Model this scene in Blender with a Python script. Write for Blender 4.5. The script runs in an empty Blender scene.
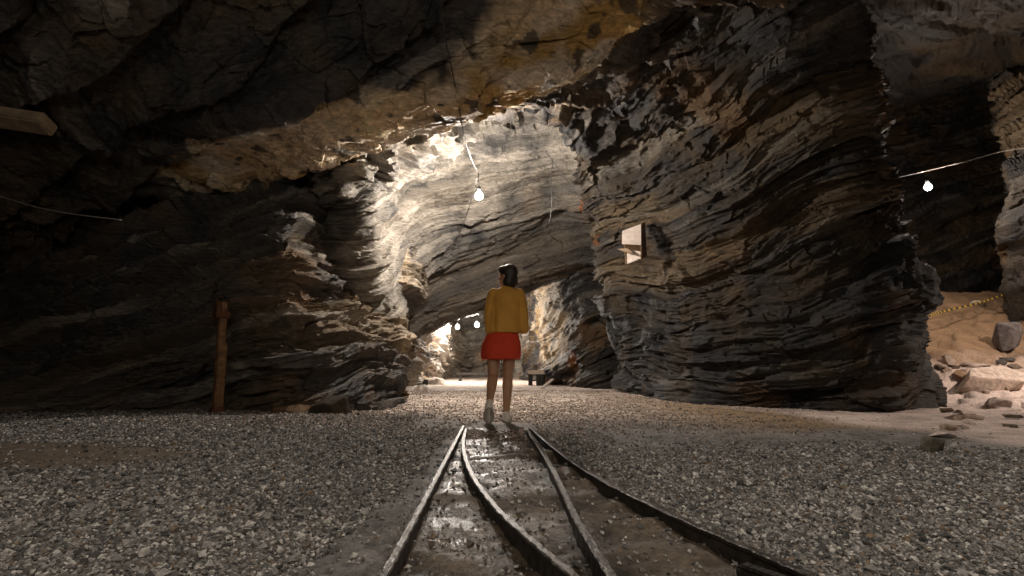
import bpy, bmesh, math, random
import numpy as np
from mathutils import Vector, Matrix

random.seed(7)
rng = np.random.default_rng(11)
sc = bpy.context.scene
C = sc.collection

# ------------------------------------------------------------------ camera
FPX = 500.0
CAM_Z = 0.585
PITCH = math.atan(78 / FPX)
cam_d = bpy.data.cameras.new('camera')
cam_d.sensor_width = 36.0
cam_d.lens = 36.0 * FPX / 1024.0
cam_d.clip_start = 0.05
cam_d.clip_end = 200
cam = bpy.data.objects.new('camera', cam_d)
C.objects.link(cam)
cam.location = (0, 0, CAM_Z)
cam.rotation_euler = (math.pi / 2 + PITCH, 0, 0)
sc.camera = cam

# ------------------------------------------------------------------ world, exposure
w = bpy.data.worlds.new('cave_dark')
sc.world = w
w.use_nodes = True
w.node_tree.nodes['Background'].inputs[0].default_value = (0, 0, 0, 1)
w.node_tree.nodes['Background'].inputs[1].default_value = 0
sc.view_settings.view_transform = 'Standard'
sc.view_settings.look = 'None'
sc.view_settings.gamma = 1
sc.view_settings.use_curve_mapping = False
sc.view_settings.exposure = 0.0

# mine lamps of the chamber behind the photographer
def chamber_lamp(loc, watts, col, radius):
    ld = bpy.data.lights.new('chamber_lamp', 'POINT')
    ld.energy = watts
    ld.color = col
    ld.shadow_soft_size = radius
    o = bpy.data.objects.new('chamber_lamp', ld)
    o.location = loc
    C.objects.link(o)
def floor_fill(loc, watts, col, size, tilt):
    # unseen disk facing down, shaped to brighten the floor and spare walls and roof
    ld = bpy.data.lights.new('down_fill', 'AREA')
    ld.shape = 'DISK'; ld.size = size; ld.energy = watts; ld.color = col
    o = bpy.data.objects.new('down_fill', ld)
    o.location = loc; o.rotation_euler = tilt
    C.objects.link(o)
floor_fill((2.6, 0.2, 3.3), 42, (1.0, 0.91, 0.80), 0.4, (math.radians(12), 0, 0))
floor_fill((-1.6, -0.4, 3.2), 18, (1.0, 0.91, 0.80), 0.4, (math.radians(12), 0, 0))
chamber_lamp((0.8, -1.8, 2.2), 145, (1.0, 0.87, 0.73), 0.2)
chamber_lamp((-2.4, -2.2, 2.2), 80, (1.0, 0.87, 0.73), 0.2)
floor_fill((9.6, 6.6, 3.6), 330, (1.0, 0.84, 0.74), 0.3, (0, math.radians(-14), 0))   # extra light added out of the frame to brighten the right dust
BULB_MAIN, BULB_RIGHT, BULB_FAR = 660.0, 270.0, 620.0

# ------------------------------------------------------------------ picture point -> place in the cave
_c, _s = math.cos(PITCH), math.sin(PITCH)
def ray(px, py):
    a = (px - 512) / FPX; b = (288 - py) / FPX
    return np.array([a, _c - b * _s, _s + b * _c])
def P(px, py, Y):
    d = ray(px, py)
    return np.array([0, 0, CAM_Z]) + d * (Y / d[1])
def G(px, py, z=0.0):
    d = ray(px, py)
    return np.array([0, 0, CAM_Z]) + d * ((z - CAM_Z) / d[2])

# ------------------------------------------------------------------ noise
LAT = rng.random((64, 64, 64)).astype(np.float32)
LATF = LAT.ravel()
def vn(x, y, z):
    xi = np.floor(x); yi = np.floor(y); zi = np.floor(z)
    fx = (x - xi).astype(np.float32); fy = (y - yi).astype(np.float32); fz = (z - zi).astype(np.float32)
    xi = xi.astype(np.int64); yi = yi.astype(np.int64); zi = zi.astype(np.int64)
    fx = fx * fx * (3 - 2 * fx); fy = fy * fy * (3 - 2 * fy); fz = fz * fz * (3 - 2 * fz)
    x0 = (xi & 63) << 12; x1 = ((xi + 1) & 63) << 12
    y0 = (yi & 63) << 6; y1 = ((yi + 1) & 63) << 6
    z0 = zi & 63; z1 = (zi + 1) & 63
    g = LATF
    a = g[x0 + y0 + z0] * (1 - fx) + g[x1 + y0 + z0] * fx
    b = g[x0 + y1 + z0] * (1 - fx) + g[x1 + y1 + z0] * fx
    c = g[x0 + y0 + z1] * (1 - fx) + g[x1 + y0 + z1] * fx
    d = g[x0 + y1 + z1] * (1 - fx) + g[x1 + y1 + z1] * fx
    a = a * (1 - fy) + b * fy
    c = c * (1 - fy) + d * fy
    return (a * (1 - fz) + c * fz) * 2 - 1
def fbm(x, y, z, o=4):
    t = 0; amp = 0.5; f = 1.0
    for i in range(o):
        t = t + amp * vn(x * f + 13.7 * i, y * f + 7.1 * i, z * f + 3.3 * i)
        amp *= 0.5; f *= 2.03
    return t
def h1(i, k=0.0):
    v = np.sin(i * 127.1 + k * 311.7) * 43758.5453
    return v - np.floor(v)
def sstep(a, b, x):
    t = np.clip((x - a) / (b - a), 0, 1)
    return t * t * (3 - 2 * t)
def worley(x, y, z, seed):
    """nearest cell: random tilt plane through the cell + distance gap to the second cell"""
    xi = np.floor(x); yi = np.floor(y); zi = np.floor(z)
    d1 = np.full(x.shape, 9.0, np.float32); d2 = d1.copy()
    val = np.zeros(x.shape, np.float32)
    for dx in (-1, 0, 1):
        for dy in (-1, 0, 1):
            for dz in (-1, 0, 1):
                cx = xi + dx; cy = yi + dy; cz = zi + dz
                h = ((cx.astype(np.int64) * 73 + seed) & 63) << 12
                h = h + (((cy.astype(np.int64) * 31 + cx.astype(np.int64) * 5) & 63) << 6) + ((cz.astype(np.int64) * 17 + cy.astype(np.int64) * 11) & 63)
                r1 = LATF[h]; r2 = LATF[(h + 4099) & 262143]; r3 = LATF[(h + 9001) & 262143]
                ox = x - (cx + r1); oy = y - (cy + r2); oz = z - (cz + r3)
                d = (ox * ox + oy * oy + oz * oz).astype(np.float32)
                pl = ((r2 - .5) * ox + (r3 - .5) * oy + (r1 - .5) * oz) * 1.6 + (LATF[(h + 777) & 262143] - .5)
                m = d < d1
                d2 = np.where(m, d1, np.minimum(d2, d))
                val = np.where(m, pl, val)
                d1 = np.where(m, d, d1)
    return val.astype(np.float32), np.sqrt(d2) - np.sqrt(d1)

# strata frame of the mine: beds climb to the right and sink away from the viewer
e_u = np.array([math.cos(math.radians(19)), 0, math.sin(math.radians(19))])
e_v = np.array([0, math.cos(math.radians(-12)), math.sin(math.radians(-12))])
e_w = np.cross(e_u, e_v); e_w /= np.linalg.norm(e_w)
e_v = np.cross(e_w, e_u)

def bed_frame(a, b):
    a = np.array(a, float); a /= np.linalg.norm(a); n = np.cross(a, b); n /= np.linalg.norm(n)
    return a, np.cross(n, a), n
ROOF_BEDS = bed_frame((3.83, 1.5, 1.5), (0, math.cos(.55), math.sin(.55)))
PILLAR_BEDS = bed_frame((1, 0, .30), (0, 1, .12))

# ------------------------------------------------------------------ materials
def new_mat(name):
    m = bpy.data.materials.new(name)
    m.use_nodes = True
    nt = m.node_tree
    return m, nt, nt.nodes['Principled BSDF']
def simple_mat(name, col, rough=0.6, metal=0.0, nscale=30.0, namp=0.35, bump=0.2, bscale=60.0, spec=0.5):
    m, nt, b = new_mat(name)
    tc = nt.nodes.new('ShaderNodeTexCoord')
    n = nt.nodes.new('ShaderNodeTexNoise'); n.inputs['Scale'].default_value = nscale; n.inputs['Detail'].default_value = 5
    nt.links.new(tc.outputs['Object'], n.inputs['Vector'])
    r = nt.nodes.new('ShaderNodeMapRange')
    r.inputs['From Min'].default_value = 0.3; r.inputs['From Max'].default_value = 0.7
    r.inputs['To Min'].default_value = 1 - namp; r.inputs['To Max'].default_value = 1 + namp
    nt.links.new(n.outputs['Fac'], r.inputs['Value'])
    mx = nt.nodes.new('ShaderNodeMix'); mx.data_type = 'RGBA'; mx.blend_type = 'MULTIPLY'; mx.inputs['Factor'].default_value = 1
    mx.inputs['A'].default_value = (*col, 1)
    nt.links.new(r.outputs['Result'], mx.inputs['B'])
    nt.links.new(mx.outputs['Result'], b.inputs['Base Color'])
    b.inputs['Roughness'].default_value = rough; b.inputs['Metallic'].default_value = metal
    b.inputs['Specular IOR Level'].default_value = spec
    if bump:
        n2 = nt.nodes.new('ShaderNodeTexNoise'); n2.inputs['Scale'].default_value = bscale; n2.inputs['Detail'].default_value = 4
        nt.links.new(tc.outputs['Object'], n2.inputs['Vector'])
        bp = nt.nodes.new('ShaderNodeBump'); bp.inputs['Strength'].default_value = bump; bp.inputs['Distance'].default_value = 0.01
        nt.links.new(n2.outputs['Fac'], bp.inputs['Height'])
        nt.links.new(bp.outputs['Normal'], b.inputs['Normal'])
    return m
def ground_like(name, rough_attr, nscale, bumps, strata=False, spec=0.35):
    """base colour from the mesh's mineral colour attribute, broken up by fine noise; fine relief by bump"""
    m, nt, b = new_mat(name)
    at = nt.nodes.new('ShaderNodeAttribute'); at.attribute_name = 'mineral'
    tc = nt.nodes.new('ShaderNodeTexCoord')
    vec = tc.outputs['Object']
    if strata:
        mp = nt.nodes.new('ShaderNodeMapping')
        mp.inputs['Rotation'].default_value = (math.radians(12), math.radians(19), 0)
        mp.inputs['Scale'].default_value = (1, 1, 5)
        nt.links.new(vec, mp.inputs['Vector']); vec = mp.outputs['Vector']
    n = nt.nodes.new('ShaderNodeTexNoise'); n.inputs['Scale'].default_value = nscale; n.inputs['Detail'].default_value = 8; n.inputs['Roughness'].default_value = 0.7
    nt.links.new(vec, n.inputs['Vector'])
    r = nt.nodes.new('ShaderNodeMapRange')
    r.inputs['From Min'].default_value = 0.3; r.inputs['From Max'].default_value = 0.7
    r.inputs['To Min'].default_value = 0.45; r.inputs['To Max'].default_value = 1.55
    nt.links.new(n.outputs['Fac'], r.inputs['Value'])
    mx = nt.nodes.new('ShaderNodeMix'); mx.data_type = 'RGBA'; mx.blend_type = 'MULTIPLY'; mx.inputs['Factor'].default_value = 1
    nt.links.new(at.outputs['Color'], mx.inputs['A']); nt.links.new(r.outputs['Result'], mx.inputs['B'])
    nt.links.new(mx.outputs['Result'], b.inputs['Base Color'])
    nt.links.new(at.outputs['Alpha'], b.inputs['Roughness'])
    b.inputs['Specular IOR Level'].default_value = spec
    prev = None
    for sc_, st, di in bumps:
        n2 = nt.nodes.new('ShaderNodeTexNoise'); n2.inputs['Scale'].default_value = sc_; n2.inputs['Detail'].default_value = 6; n2.inputs['Roughness'].default_value = 0.65
        nt.links.new(vec, n2.inputs['Vector'])
        bp = nt.nodes.new('ShaderNodeBump'); bp.inputs['Strength'].default_value = st; bp.inputs['Distance'].default_value = di
        nt.links.new(n2.outputs['Fac'], bp.inputs['Height'])
        if prev: nt.links.new(prev, bp.inputs['Normal'])
        prev = bp.outputs['Normal']
    nt.links.new(prev, b.inputs['Normal'])
    return m
def glow_mat(name, col, strength):
    m, nt, b = new_mat(name)
    b.inputs['Emission Color'].default_value = (*col, 1)
    b.inputs['Emission Strength'].default_value = strength
    b.inputs['Base Color'].default_value = (.8, .8, .8, 1)
    return m

M_ROCK = ground_like('layered_rock', True, 9.0, [(7, 0.7, 0.06), (30, 0.5, 0.015)], True, 0.22)
M_FLOOR = ground_like('mine_floor', True, 40.0, [(18, 0.5, 0.02), (110, 0.8, 0.012)], False, 0.4)
M_GRAVEL = ground_like('gravel', True, 60.0, [(150, 0.3, 0.004)], False, 0.3)
M_STONE = ground_like('loose_stone', True, 14.0, [(20, 0.6, 0.03), (80, 0.5, 0.01)], False, 0.3)

# ------------------------------------------------------------------ mesh helpers
def fast_mesh(name, V, F, mat, colors=None, smooth=True, parent=None):
    me = bpy.data.meshes.new(name)
    n = F.shape[1]
    me.vertices.add(len(V)); me.vertices.foreach_set('co', V.astype(np.float32).ravel())
    me.loops.add(F.size); me.loops.foreach_set('vertex_index', F.astype(np.int32).ravel())
    me.polygons.add(len(F)); me.polygons.foreach_set('loop_start', np.arange(0, F.size, n, dtype=np.int32))
    me.polygons.foreach_set('use_smooth', np.full(len(F), smooth))
    me.update(calc_edges=True)
    if colors is not None:
        a = me.color_attributes.new('mineral', 'FLOAT_COLOR', 'POINT')
        a.data.foreach_set('color', colors.astype(np.float32).ravel())
    me.materials.append(mat)
    o = bpy.data.objects.new(name, me); C.objects.link(o)
    if parent: o.parent = parent
    return o
def obj(name, bm, mat, parent=None, smooth=True, mats=None):
    me = bpy.data.meshes.new(name)
    bmesh.ops.recalc_face_normals(bm, faces=bm.faces)
    for f in bm.faces: f.smooth = smooth
    bm.to_mesh(me); bm.free()
    for m in (mats or [mat]): me.materials.append(m)
    o = bpy.data.objects.new(name, me); C.objects.link(o)
    if parent: o.parent = parent
    return o
def tag(o, label, cat, group=None, kind=None):
    o['label'] = label; o['category'] = cat
    if group: o['group'] = group
    if kind: o['kind'] = kind
    return o
def thing(name, label, cat, loc=(0, 0, 0), rot=(0, 0, 0), group=None):
    o = bpy.data.objects.new(name, None); C.objects.link(o)
    o.location = loc; o.rotation_euler = rot
    o.empty_display_size = 0.1
    return tag(o, label, cat, group)
def add_box(bm, size, loc=(0, 0, 0), rot=None, bev=0.0):
    r = bmesh.ops.create_cube(bm, size=1.0)
    M = Matrix.Translation(loc) @ (rot.to_4x4() if rot is not None else Matrix()) @ Matrix.Diagonal((*size, 1))
    bmesh.ops.transform(bm, matrix=M, verts=r['verts'])
    if bev:
        es = list({e for v in r['verts'] for e in v.link_edges})
        bmesh.ops.bevel(bm, geom=es, offset=bev, segments=2, affect='EDGES')
def add_tube(bm, pts, rad, seg=8, cap=True):
    pts = [Vector(p) for p in pts]
    rads = rad if isinstance(rad, (list, tuple)) else [rad] * len(pts)
    rings = []
    for i, p in enumerate(pts):
        t = (pts[min(i + 1, len(pts) - 1)] - pts[max(i - 1, 0)]).normalized()
        a = Vector((0, 0, 1)) if abs(t.z) < 0.9 else Vector((1, 0, 0))
        u = t.cross(a).normalized(); v = t.cross(u)
        rings.append([bm.verts.new(p + (u * math.cos(k * 2 * math.pi / seg) + v * math.sin(k * 2 * math.pi / seg)) * rads[i]) for k in range(seg)])
    for a, b in zip(rings, rings[1:]):
        for k in range(seg):
            bm.faces.new((a[k], a[(k + 1) % seg], b[(k + 1) % seg], b[k]))
    if cap:
        bm.faces.new(rings[0][::-1]); bm.faces.new(rings[-1])
def add_lathe(bm, prof, seg=16, loc=(0, 0, 0)):
    rings = []
    for r, z in prof:
        rings.append([bm.verts.new((loc[0] + r * math.cos(k * 2 * math.pi / seg), loc[1] + r * math.sin(k * 2 * math.pi / seg), loc[2] + z)) for k in range(seg)])
    for a, b in zip(rings, rings[1:]):
        for k in range(seg):
            bm.faces.new((a[k], a[(k + 1) % seg], b[(k + 1) % seg], b[k]))
    bm.faces.new(rings[0][::-1]); bm.faces.new(rings[-1])
def spline(ctrl, n):
    ctrl = [np.array(c, float) for c in ctrl]
    ctrl = [2 * ctrl[0] - ctrl[1]] + ctrl + [2 * ctrl[-1] - ctrl[-2]]
    out = []
    m = len(ctrl) - 3
    for k in range(n + 1):
        t = k / n * m; i = min(int(t), m - 1); t -= i
        p0, p1, p2, p3 = ctrl[i:i + 4]
        out.append(0.5 * (2 * p1 + (p2 - p0) * t + (2 * p0 - 5 * p1 + 4 * p2 - p3) * t * t + (3 * p1 - p0 - 3 * p2 + p3) * t ** 3))
    return out
def cr_matrix(n_ctrl, counts):
    """Catmull-Rom weights, counts[i] samples on interval i"""
    ts = []
    for i, c in enumerate(counts):
        ts += [i + k / c for k in range(c)]
    ts.append(n_ctrl - 1)
    Wm = np.zeros((len(ts), n_ctrl))
    for r, t in enumerate(ts):
        i = min(int(t), n_ctrl - 2); t = t - i
        ws = 0.5 * np.array([-t + 2 * t * t - t ** 3, 2 - 5 * t * t + 3 * t ** 3, t + 4 * t * t - 3 * t ** 3, -t * t + t ** 3])
        for k in range(4):
            j = i - 1 + k
            if j < 0:
                Wm[r, 0] += 2 * ws[k]; Wm[r, 1] -= ws[k]
            elif j > n_ctrl - 1:
                Wm[r, -1] += 2 * ws[k]; Wm[r, -2] -= ws[k]
            else:
                Wm[r, j] += ws[k]
    return Wm

# ------------------------------------------------------------------ rock
DARK = np.array([.040, .039, .040]); GREY = np.array([.105, .100, .096]); BROWN = np.array([.125, .088, .052])
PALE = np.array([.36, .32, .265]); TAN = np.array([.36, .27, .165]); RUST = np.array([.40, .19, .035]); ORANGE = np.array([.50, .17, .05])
def lerp(a, b, t): return a * (1 - t[:, None]) + b * t[:, None]
def rock_sheet(name, rows, cu, cv, amp=1.0, tone=1.0, pale=0.0, brown=0.4, rust=0.25, vein_amt=1.0, seed=0.0, paint=(), knob=0.0, plate=1.0, bend=.45, slabs=0.0, beds=None, rag=None):
    """rows of control points (x, y, z, vein) -> one continuous weathered rock face.
    Beds are cut back unevenly (plates and ledges), blocks are broken off along joints."""
    K = np.array(rows, float)
    nr, nc = K.shape[:2]
    Wv = cr_matrix(nr, cv); Wu = cr_matrix(nc, cu)
    g = np.einsum('ij,jkc->ikc', Wv, K); g = np.einsum('lk,ikc->ilc', Wu, g)
    p = g[..., :3]; vein = np.clip(g[..., 3], 0, 1).ravel()
    du = np.gradient(p, axis=1); dv = np.gradient(p, axis=0)
    N = np.cross(du, dv); N /= np.linalg.norm(N, axis=2, keepdims=True) + 1e-9
    mid = N.reshape(-1, 3); q = p.reshape(-1, 3)
    if np.mean(np.einsum('ij,ij->i', mid, np.array([0, 2.0, 1.5]) - q)) < 0: mid = -mid
    x, y, z = q.T
    warp = fbm(x * .35 + seed, y * .35, z * .35, 3)
    warp2 = fbm(x * 1.1, y * 1.1 + seed, z * 1.1, 3)
    bu, bv, bw = beds or (e_u, e_v, e_w)
    u = q @ bu; v = q @ bv; wq = q @ bw + warp * bend + warp2 * 0.07
    a2 = vn(x * .8 + 5, y * .8, z * .8 + seed) * .5 + .5       # where the rock is smooth or broken
    d = 0.42 * fbm(x * .55 + 3 + seed, y * .55, z * .55, 3)
    lay = []
    for t, f, am, sh in ((.62, .32, .25, .93), (.23, .62, .15, .90), (.085, 1.35, .058, .84), (.034, 3.0, .026, .7)):
        L = wq / t + seed; i = np.floor(L); fr = L - i
        s = sstep(sh, 1.0, fr)
        n0 = np.clip(2.2 * vn(u * f, v * f, i * 7.31 + .5), -1, 1); n1 = np.clip(2.2 * vn(u * f, v * f, (i + 1) * 7.31 + .5), -1, 1)
        d = d + plate * am * (n0 * (1 - s) + n1 * s) * (0.55 + 0.9 * a2)
        lay.append(i)
    for f, am, sd in ((1.15, .20, 3), (3.1, .085, 19), (8.0, .026, 41)):
        val, gap = worley(u * f + seed, v * f, wq * f * 2.6, sd)
        d = d + am * val * (0.4 + 1.0 * a2)
    fine = fbm(x * 9, y * 9, z * 9, 3)
    d = d + .022 * fine
    if slabs:
        tq = (.46 * x + .89 * y + .5 * fbm(x * .45, y * .45, z * .45 + 8, 3) + .05 * fine) / .78
        fr = tq - np.floor(tq)
        d = d + slabs * (fr - .5) * (1 - sstep(.93, 1.0, fr)) * (1 - .95 * vein)
    if rag:
        rr = np.repeat((Wv @ np.arange(nr))[:, None], g.shape[1], 1).ravel() + .25 * warp2
        m_ = sstep(rag[0], rag[0] + .5, rr) * (1 - sstep(rag[1] - .3, rag[1], rr))
        bl = (-.47 * x + .25 * y + .88 * z + .30 * warp2) / .10; bi = np.floor(bl); al = .88 * x + .47 * z
        d = d + m_ * rag[2] * np.clip(2.4 * vn(al * 1.5, bi * 3.7, y * .6), -1, 1) + m_ * rag[2] * .5 * np.clip(3 * vn(al * 4.0, bi * 7.7, y * 2), -1, 1)
    if knob:
        kn = fbm(x * 2.6 + 9, y * 2.6, z * 2.6, 3)
        d = d + knob * vein * (1 - np.abs(kn) * 5).clip(-1, 1)
    d = d * amp
    if not knob: d = d * (1 - .35 * vein)
    q2 = q + mid * d[:, None]
    # mineral colour
    hA = h1(lay[1], 1.3); hB = h1(lay[2], 2.1); hC = h1(lay[0], 5.1); hD = h1(lay[3], 8.7)
    mot = fbm(x * 2.3, y * 2.3 + 4, z * 2.3 + seed, 4)
    tt = np.clip(.40 * hA + .45 * hB + .45 * hD - .15 + mot * .5, 0, 1.3)
    col = lerp(DARK[None], GREY[None], tt)
    col = lerp(col, BROWN[None], np.clip(brown * (hC * .9 + mot * 1.6 + .1), 0, .9))
    oc = sstep(.60, .85, hC * .6 + hA * .25 + .55 * fbm(u * .5 + 3, v * .5, wq * 1.2, 3) + .1) * brown
    col = lerp(col, np.array([[.27, .185, .095]]), oc * .8)
    pv = sstep(.62, .95, hB * .55 + hA * .35 + .45 * fbm(u * 1.1, v * 1.1, wq * 5 + 2, 3))
    col = lerp(col, PALE[None], np.clip(pv * .55 + 0 * pv, 0, 1))
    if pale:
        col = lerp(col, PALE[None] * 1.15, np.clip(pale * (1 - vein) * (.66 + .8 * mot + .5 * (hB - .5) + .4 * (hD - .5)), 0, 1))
    st = fbm(x * .9 + 20 + seed, y * .9, z * .9, 4)
    col = lerp(col, RUST[None], sstep(.18, .42, st) * rust)
    if not knob and vein_amt:
        vm = sstep(.38, .62, vein + .35 * mot + .12 * fine) * vein_amt
        vc = lerp(TAN[None] * (.75 + .5 * hD[:, None]), PALE[None], np.clip(.35 + 1.4 * fbm(x * 1.6, y * 1.6 + 9, z * 1.6, 3), 0, 1))
        vc = lerp(vc * 1.8, np.array([[.42, .235, .035]]), sstep(.12, .32, fbm(x * 1.25 + 31, y * 1.25, z * 1.25, 3)) * .8 * vein_amt)
        vc = lerp(vc, DARK[None], sstep(.20, .32, fbm(x * 4.3 + 11, y * 4.3, z * 4.3, 4)) * .8)
        col = lerp(col, vc, vm)
    for (pp, rad, c) in paint:
        dist = np.sqrt(((q - pp) ** 2).sum(1)) + .1 * fine
        col = lerp(col, np.array([c]), 1 - sstep(rad * .6, rad * 1.2, dist))
    col = np.clip(col * tone, .008, .7)
    rough = np.clip(.70 + .25 * mot + .12 * (hB - .5), .34, .95)
    colors = np.concatenate([col, rough[:, None]], 1)
    nv, nu = p.shape[:2]
    I = np.arange(nv * nu).reshape(nv, nu)
    F = np.stack([I[:-1, :-1], I[:-1, 1:], I[1:, 1:], I[1:, :-1]], -1).reshape(-1, 4)
    o = fast_mesh(name, q2, F, M_ROCK, colors, smooth=True)
    try: o.data.set_sharp_from_angle(angle=math.radians(42))
    except Exception: pass
    o['kind'] = 'structure'
    return o
def pt(t):
    v = t[3] if len(t) > 3 else 0.0
    return (*P(t[0], t[1], t[2]), v)
def col_floor(px, py):
    g = G(px, py); return [(*g, 0.0), (g[0], g[1] - .0, -.6, 0.0)]
def transpose(cols): return [list(r) for r in zip(*cols)]

# left rock wall / pillar: columns from the far left round to the passage side
A = [
 [(-260,330,9.5),(-260,345,8.3),(-260,370,7.6),(-260,395,7.0),(-260,416)],
 [(-60,300,9.5),(-60,318,8.3),(-60,350,7.6),(-60,385,7.0),(-60,414)],
 [(30,255,9.3),(30,280,8.1),(30,320,7.4),(30,365,7.0),(30,412)],
 [(100,212,9.1),(100,238,7.9),(100,295,7.2),(100,352,6.8),(100,411)],
 [(160,192,8.9),(160,219,7.7),(160,282,7.1),(160,348,6.7),(160,411)],
 [(215,185,8.6),(215,211,7.6),(215,275,7.0),(215,345,6.7),(215,411)],
 [(290,168,8.2),(290,198,7.5),(290,265,6.9),(290,340,6.6),(292,412)],
 [(340,150,9.0,.5),(340,195,9.0,.5),(345,260,8.5,.4),(345,335,7.5,.2),(345,410)],  # tan rock, painted paler from here on to imitate the bulb's light
 [(385,150,10.2,.6),(380,200,9.8,.6),(382,265,9.2,.5),(388,335,8.6,.35),(385,406)],
 [(425,165,11,.6),(408,220,11.0,.6),(404,275,10.2,.5),(405,340,9.0,.4),(403,401)],
 [(405,190,11.5),(398,240,11.5),(397,290,11),(397,340,11),(395,392)],
 [(385,200,13),(385,250,14),(385,300,14),(385,340,14),(385,386)],
]
rock_sheet('wall_left', transpose([[pt(c) for c in col[:4]] + col_floor(*col[4]) for col in A]),
           [14, 26, 42, 42, 42, 42, 56, 46, 40, 36, 12], [24, 70, 80, 80, 12], amp=.85, tone=1.05, brown=.35, rust=.15, seed=0.0, vein_amt=.6, bend=.6)

# right rock pillar
D = [
 [(640,60,9),(640,130,11.5),(620,190,13),(612,260,14.5),(618,330,15),(640,385)],
 [(556,70,7.2,.6),(562,120,8.0,1),(581,195,10,.2),(592,262,11.3),(607,332,11.7),(622,391)],
 [(610,30,6.2,.3),(622,105,7.2,1),(634,175,8.8,.5),(642,255,9.8),(652,330,9.9),(660,397)],
 [(665,0,5.6),(668,85,6.5,.7),(680,160,7.9,.5),(690,245,8.4),(697,325,8.5),(700,403)],
 [(725,-20,5.1),(725,70,6.2),(735,155,7.2),(742,235,7.5),(748,322,7.6),(750,407)],
 [(795,-25,4.8),(795,70,5.9),(800,160,6.7),(803,235,6.9),(808,318,6.9),(810,410)],
 [(845,-30,4.8),(850,60,5.7),(858,150,6.3),(868,230,6.6),(876,312,6.4),(880,412)],
 [(852,-20,5.2),(866,75,6.0),(882,160,6.6),(890,225,7.0),(912,305,6.8),(922,410)],
 [(858,0,6.0),(876,90,7.0),(890,170,7.4),(896,230,7.8),(920,312,7.8),(936,404)],
 [(840,0,8.0),(858,90,9),(868,170,9.4),(880,240,9.6),(905,312,9.6),(922,393)],
 [(800,0,10),(810,90,11),(820,170,11.4),(830,240,12),(845,312,12),(860,388)],
]
rock_sheet('wall_right', transpose([[pt(c) for c in col[:5]] + col_floor(*col[5]) for col in D]),
           [30, 54, 50, 50, 56, 50, 44, 30, 22, 10], [66, 76, 76, 76, 76, 10], amp=.55, tone=.42, brown=.7, rust=.3, seed=4.7, knob=.16, beds=PILLAR_BEDS, bend=.7,
           paint=[(P(583, 202, 10.3), .16, (.5, .16, .05)), (P(601, 240, 10.6), .18, (.42, .15, .05)), (P(700, 398, 8.6), .2, (.3, .16, .05))])

# main ceiling of the chamber, falling to the broken lip above the passage
E = [
 [(-9,-3,4.3),(-6,-3.5,4.5),(-4,-4,4.7),(-2,-4,4.8),(0,-4,4.9),(2,-4,4.9),(4,-4,4.8),(7,-4,4.6)],
 [(-7,1.2,4.1),(-4,1.4,4.3),(-2.5,1.5,4.4),(-1.2,1.6,4.5),(-.3,1.6,4.5),(.8,1.6,4.5),(2,1.6,4.4),(4,1.6,4.3)],
]
E = [[(*c, 0.0) for c in r] for r in E]
E2 = [
 [(-260,-60,3.5),(-20,-40,3.8),(140,-30,3.95),(280,-30,4.1),(420,-30,4.25),(570,-30,4.4,.8),(670,-50,4.4),(790,-80,4.2)],
 [(-260,60,4.4),(-20,40,4.5),(140,45,4.65),(290,38,4.75),(405,38,4.9),(560,20,5.0,1),(680,-10,4.8,.2),(800,-50,4.5)],
 [(-260,140,5.2),(-20,110,5.4),(120,112,5.5),(228,116,5.4,.1),(388,72,5.2,.3),(550,60,5.3,1),(665,18,5.3,.2),(810,-30,4.9)],
 [(-260,200,6),(-20,180,6.4),(110,165,6.6),(232,145,6.3,1),(384,108,5.6,1),(545,84,5.65,.9),(655,45,5.8),(815,-20,5.4)],
 [(-260,250,7),(-20,235,7.4),(125,198,7.4,.2),(240,180,7.1,1),(368,138,6.2,1),(525,98,6.1,.6),(640,72,6.1),(810,0,6)],
 [(-260,290,8.5),(-20,285,9),(130,214,8.4),(245,200,7.9,.4),(366,150,6.7,.6),(515,108,6.7,.5),(630,100,7.2),(800,20,7)],
 [(-260,300,10),(-20,300,10.5),(140,215,9.6),(250,190,9),(365,140,7.6),(515,100,7.6),(620,80,8.2),(790,0,8)],
]
E += [[pt(c) for c in r] for r in E2]
rock_sheet('ceiling', E, [30, 80, 76, 80, 80, 62, 30], [14, 26, 76, 70, 60, 60, 26, 10], amp=.7, tone=.95, brown=.75, rust=.1, seed=9.2, slabs=.42, plate=.45, rag=(5.5, 7.2, .12))

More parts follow.
